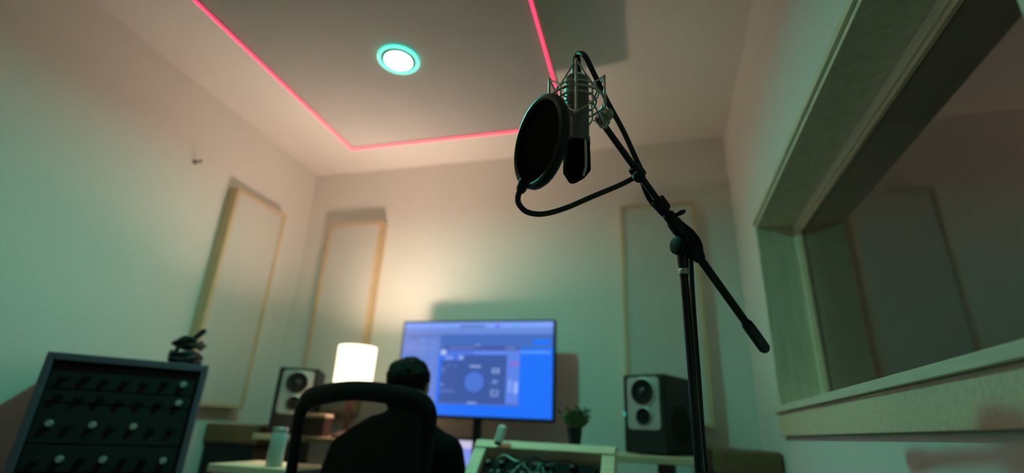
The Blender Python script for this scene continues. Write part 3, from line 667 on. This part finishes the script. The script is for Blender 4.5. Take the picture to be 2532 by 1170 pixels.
# swivel: flat round cheeks on both sides of the boom
side = bd.cross(Vector((0, 0, 1))).normalized()
if side.dot(fw) > 0: side = -side          # towards the viewer
sw_c = at(1680, 608, 1.035)
jn = (-rt*0.90-fw*0.43-dn*0.1).normalized()
MB().lathe([(0.013, -0.0115), (0.0180, -0.0095), (0.0190, -0.006), (0.0190, -0.0030), (0.0170, -0.0022), (0.0170, 0.0022), (0.0190, 0.0030), (0.0190, 0.006), (0.0180, 0.0095), (0.013, 0.0115)], sw_c, jn, 36).build('swivel_joint', 'chairblack', ms, True)
MB().limb([(pz(zt_+0.004), 0.0110), (sw_c, 0.011)]).build('fork', 'chairblack', ms, True)
ex = (rt*0.81-dn*0.58); ex = (ex-bd*ex.dot(bd)).normalized(); ey = bd.cross(ex)
MB().loft([[piv+bd*a+ex*(off+c*z_)+ey*b*y_ for y_, z_ in [(math.cos(2*PI*i/24), math.sin(2*PI*i/24)) for i in range(24)]] for a, b, c, off in ((-0.070, 0.009, 0.009, 0), (-0.055, 0.011, 0.0115, 0.001), (-0.032, 0.013, 0.0145, 0.003), (-0.008, 0.015, 0.0205, 0.003), (0.016, 0.015, 0.0240, 0.001), (0.034, 0.014, 0.0215, 0.000), (0.046, 0.013, 0.015, 0.0), (0.058, 0.0115, 0.012, 0))]).build('boom_clamp', 'chairblack', ms, True)
MB().cyl(A3-bd*0.004, boom_at(545), 0.0064, seg=20).build('boom_tube', 'blackm', ms, True)
MB().cyl(boom_at(625), boom_at(812), 0.0088, seg=20).build('rear_boom_tube', 'matte', ms, True)
c0, c1 = boom_at(797), boom_at(866)
ln = (c1-c0).length
MB().lathe([(0.0095, 0), (0.0122, 0.006), (0.0130, 0.02), (0.0130, ln-0.008), (0.010, ln-0.001), (0.004, ln)], c0, c1-c0, 24).build('counterweight_grip', 'rubber', ms, True)
q0, q1 = boom_at(527), boom_at(575); ln = (q1-q0).length
MB().lathe([(0.0095, 0), (0.0125, 0.004), (0.0125, ln*0.4), (0.0150, ln*0.46), (0.0150, ln*0.9), (0.012, ln)], q0, q1-q0, 22).build('boom_clutch', 'black', ms, True)
kp = at(1664, 536, 1.035); kd = (at(1684, 526, 1.025)-kp).normalized()
kn = MB().cyl(kp, kp+kd*0.012, 0.0045, seg=12).build('clutch_screw', 'black', ms, True)
MB().ball(kp+kd*0.018, (0.007, 0.0045, 0.0105), 16, 10, rot_to(kd)).build('wing_knob', 'black', kn, True)
d0, d1 = boom_at(492), boom_at(522)
MB().box((-0.011, -0.012, 0), (0.011, 0.012, (d1-d0).length), rot_to(d1-d0), d0).build('cable_clip', 'black', ms, bevel=0.004)
for k in range(3):
    a = 2*PI*k/3+0.5; c_, s_ = math.cos(a), math.sin(a)
    lg = MB().tube([pz(0.13)+Vector((0.012*c_, 0.012*s_, 0)), (PXY[0]+0.13*c_, PXY[1]+0.13*s_, 0.075), (PXY[0]+0.285*c_, PXY[1]+0.285*s_, 0.016)], 0.0085, 10, smooth=4).build('leg', 'blackm', ms, True)
    MB().ball((PXY[0]+0.285*c_, PXY[1]+0.285*s_, 0.0145), 0.014, 12, 8).build('rubber_foot', 'rubber', lg, True)
MB().lathe([(0.020, 0.09), (0.024, 0.10), (0.024, 0.15), (0.018, 0.165)], (PXY[0], PXY[1], 0), seg=24).build('leg_hub', 'black', ms, True)

# ================================================================== microphone, hanging head down
mid = at(1426, 320, 0.952); MX = (mid.x, mid.y)
def mp_(z): return Vector((MX[0], MX[1], z))
zc0, zc1, zb0, zb1, zg = z_on(MX, 194), z_on(MX, 214), z_on(MX, 343), z_on(MX, 359), z_on(MX, 442)
mc = thing('condenser_microphone', 'grey studio condenser microphone hanging upside down in the wire shock mount', 'microphone', mp_(zb1))
RM = 0.0232
MB().lathe([(0.0245, zb0), (RM, zb0+0.0005), (RM, zc1-0.006), (RM*0.95, zc1-0.004), (RM*0.95, zc1-0.001), (RM, zc1+0.001), (RM, zc1+0.006), (RM*0.93, zc1+0.011), (0.001, zc1+0.012)], (MX[0], MX[1], 0), seg=48).build('body_tube', 'mic', mc, True)
MB().lathe([(0.0245, zb1), (0.0252, zb1+0.001), (0.0252, zb0-0.001), (0.0245, zb0)], (MX[0], MX[1], 0), seg=48, cap=False).build('collar_band', 'mic', mc, True)
MB().lathe([(RM*0.93, zc1+0.0125), (RM*0.99, zc1+0.0145), (RM*0.99, zc0-0.004), (RM*0.66, zc0+0.004), (0.001, zc0+0.0045)], (MX[0], MX[1], 0), seg=48).build('end_cap', 'nickel', mc, True)
# wedge-shaped grille head
md = Vector((-0.669, -0.743, 0)).normalized(); mdp = Vector((-md.y, md.x, 0))    # front of the mic looks at the pop filter
def sec(z, a, b, p):
    q = []
    for i in range(40):
        t_ = 2*PI*i/40; c_, s_ = math.cos(t_), math.sin(t_)
        q.append(mp_(z)+mdp*a*math.copysign(abs(c_)**p, c_)+md*b*math.copysign(abs(s_)**p, s_))
    return q
zl = zg-zb1
gr = MB().loft([sec(zb1-0.0005, 0.0238, 0.0238, 1), sec(zb1+zl*0.3, 0.0242, 0.0225, 0.8), sec(zb1+zl*0.75, 0.0245, 0.0205, 0.62), sec(zb1+zl*0.80, 0.0240, 0.0195, 0.6), sec(zg-0.001, 0.0185, 0.0085, 0.6), sec(zg-0.003, 0.0165, 0.006, 0.6)]).build('grille', 'screenm', mc, True, sharp=30)
for s_ in (-1, 1):        # metal frame strips down the flanks
    pts = [mp_(zb1-0.001)+mdp*s_*0.0236, mp_(zb1+zl*0.3)+mdp*s_*0.0242, mp_(zb1+zl*0.76)+mdp*s_*0.0246, mp_(zb1+zl*0.82)+mdp*s_*0.0238, mp_(zg-0.002)+mdp*s_*0.0175]
    st = MB(); rr = [[p+md*0.0028+mdp*s_*0.0014, p-md*0.0028+mdp*s_*0.0014, p-md*0.0028-mdp*s_*0.002, p+md*0.0028-mdp*s_*0.002] for p in pts]
    st.loft(rr).build('grille_frame', 'nickel', gr, False)
# plug and cable
zx = z_on(MX, 140)
t = thing('microphone_cable', 'black microphone cable arching from the microphone down along the boom stand', 'cable', mp_(zc0+0.005))
MB().lathe([(0.0090, zc0+0.0049), (0.0096, zc0+0.008), (0.0096, zc0+0.024), (0.0088, zc0+0.028), (0.0088, zx-0.008), (0.0060, zx)], (MX[0], MX[1], 0), seg=24).build('plug', 'blackm', t, True)
cp = [mp_(zx-0.003), mp_(zx+0.006)+Vector((0.003, 0, 0)), at(1446, 138, 0.985), at(1470, 185, 0.985), at(1500, 248, 0.992), at(1540, 322, 1.0), at(1572, 392, 1.006), at(1583, 416, 1.012), at(1588, 448, 1.03), at(1602, 486, 1.035), at(1622, 512, 1.04), at(1655, 545, 1.075), at(1690, 570, 1.085), at(1706, 620, 1.075), at(1710, 690, 1.06), at(1717, 800, 1.035), at(1728, 950, 0.985), at(1737, 1080, 0.945), at(1747, 1170, 0.925)]
e_ = cp[-1]
cp += [Vector((e_.x+0.01, e_.y+0.005, 0.6)), Vector((e_.x+0.015, e_.y, 0.25)), Vector((e_.x+0.03, e_.y-0.06, 0.03)), Vector((e_.x+0.05, e_.y-0.25, 0.006)), Vector((e_.x-0.1, e_.y-0.6, 0.006)), Vector((e_.x-0.05, e_.y-1.2, 0.006))]
MB().tube(cp, 0.0052, 10, smooth=7).build('cord', 'rubber', t, True)

# ================================================================== shock mount
zs = z_on(MX, 254)
sm = thing('shock_mount', 'satin nickel wire spider shock mount around the microphone', 'shock mount', mp_(zs))
RO, RI, HB = 0.0535, 0.037, 0.058
MB().ring(mp_(zs), (0, 0, 1), RO, 0.0026).build('outer_ring', 'nickel', sm, True)
RN = 0.042
for dz, rr_ in ((0.0, RI), (0.021, RN)):
    MB().ring(mp_(zs+dz), (0, 0, 1), rr_, 0.0019).build('inner_ring', 'nickel', sm, True)
a0 = math.atan2(-MX[1], -MX[0])-0.02
for k in range(4):
    a = a0+k*PI/2; u = Vector((math.cos(a), math.sin(a), 0))
    bar = MB().cyl(mp_(zs-HB)+u*RO, mp_(zs+HB)+u*RO, 0.0026, seg=12); bar.ball(mp_(zs+HB)+u*RO, 0.0034, 10, 8); bar.ball(mp_(zs-HB)+u*RO, 0.0034, 10, 8); bar.ball(mp_(zs)+u*RO, 0.0036, 10, 8)
    bo = bar.build('cage_bar', 'nickel', sm, True)
    for da in (-PI/4, PI/4):
        v_ = Vector((math.cos(a+da), math.sin(a+da), 0))
        MB().cyl(mp_(zs+HB)+u*RO, mp_(zs+0.021)+v_*RN, 0.0016, seg=8).build('cage_wire', 'nickel', bo, True)
        MB().cyl(mp_(zs-HB)+u*RO, mp_(zs-0.021)+v_*RN, 0.0016, seg=8).build('cage_wire', 'nickel', bo, True)
for k in range(4):
    a = a0+PI/4+k*PI/2; v_ = Vector((math.cos(a), math.sin(a), 0))
    pb = MB().cyl(mp_(zs-0.022)+v_*RN, mp_(zs+0.022)+v_*RN, 0.0018, seg=10)
    pb.cyl(mp_(zs)+v_*RM*1.0, mp_(zs)+v_*RN, 0.0014, seg=8)
    pb.build('inner_post', 'nickel', sm, True)
# swivel head that screws on to the boom
hp = at(1488, 296, 0.962); hq = A3
ring_pt = mp_(zs)+((hp-mp_(zs)).to_2d().to_3d()).normalized()*RO
MB().limb([(ring_pt, 0.0035), (ring_pt.lerp(hp, 0.5)+Vector((0, 0, -0.006)), 0.004), (hp, 0.006)]).build('bracket_arm', 'nickel', sm, True)
MB().lathe([(0.010, 0), (0.0125, 0.003), (0.0125, 0.020), (0.010, 0.024)], hp-bd*0.010, bd, 24).build('thread_head', 'nickel', sm, True)
jn2 = (hp-EYE).normalized().cross(bd).normalized()
hub = at(1500, 284, 0.955)
o = MB().lathe([(0.009, -0.010), (0.0105, -0.008), (0.0105, 0.008), (0.009, 0.010)], hub, (fw*-0.8+rt*0.6), 24).build('tilt_joint', 'nickel', sm, True)
MB().lathe([(0.005, 0), (0.0045, 0.003), (0.001, 0.0035)], hub+(fw*-0.8+rt*0.6).normalized()*0.010, (fw*-0.8+rt*0.6), 16).build('tilt_screw', 'bright', o, True)

# ================================================================== pop filter
pcn = at(1334, 351, 0.862); v0 = (pcn-EYE).normalized()
mdir = (-rt*0.965-dn*0.262); mdir = (mdir-v0*mdir.dot(v0)).normalized()
pn = (-v0*0.45+mdir*0.893).normalized()
pf = thing('pop_filter', 'round black pop filter on a gooseneck in front of the microphone', 'pop filter', pcn)
RP = 0.0815
MB().lathe([(RP-0.010, 0.006), (RP-0.006, 0.0085), (RP-0.001, 0.007), (RP+0.001, 0.002), (RP+0.001, -0.006), (RP-0.002, -0.010), (RP-0.010, -0.010), (RP-0.010, 0.006)], pcn, pn, 72, False).build('hoop', 'black', pf, True)
MB().lathe([(RP-0.0095, 0.001), (0.001, 0.001)], pcn, pn, 64, False).build('front_gauze', 'screenm', pf, True)
MB().lathe([(RP-0.0095, -0.007), (0.001, -0.007)], pcn, pn, 64, False).build('rear_gauze', 'screenm', pf, True)
g0 = at(1292, 460, 0.872); foot = at(1287, 474, 0.876)
MB().lathe([(0.0075, -0.012), (0.009, -0.008), (0.009, 0.006), (0.0065, 0.012)], g0, foot-g0, 18).build('hoop_clip', 'black', pf, True)
gp_ = [at(1289, 464, 0.875), at(1281, 486, 0.885), at(1284, 506, 0.90), at(1305, 525, 0.915), at(1345, 529, 0.93), at(1400, 514, 0.95), at(1470, 484, 0.975), at(1530, 459, 0.99), at(1568, 440, 1.0)]
MB().tube(gp_, 0.0052, 12, smooth=8).build('gooseneck', 'rubber', pf, True)
cb = boom_at(425)
MB().box((-0.011, -0.010, -0.014), (0.011, 0.010, 0.014), rot_to(bd), cb).build('boom_clamp', 'black', pf, bevel=0.003)
k0 = at(1580, 437, 0.985); kd = (-fw*0.9-rt*0.05+dn*0.25).normalized()
kb = MB()
pr_ = []
for i in range(48):
    pr_.append(0.0120 if i % 2 else 0.0112)
Rk = rot_to(kd)
kb.loft([[k0+Rk @ Vector((r_*sc*math.cos(2*PI*i/48), r_*sc*math.sin(2*PI*i/48), h_)) for i, r_ in enumerate(pr_)] for sc, h_ in ((0.9, -0.009), (1, -0.008), (1, 0.004), (0.88, 0.006))])
kb.cyl(k0-kd*0.022, k0-kd*0.008, 0.004, seg=12)
kb.build('clamp_knob', 'black', pf, False)
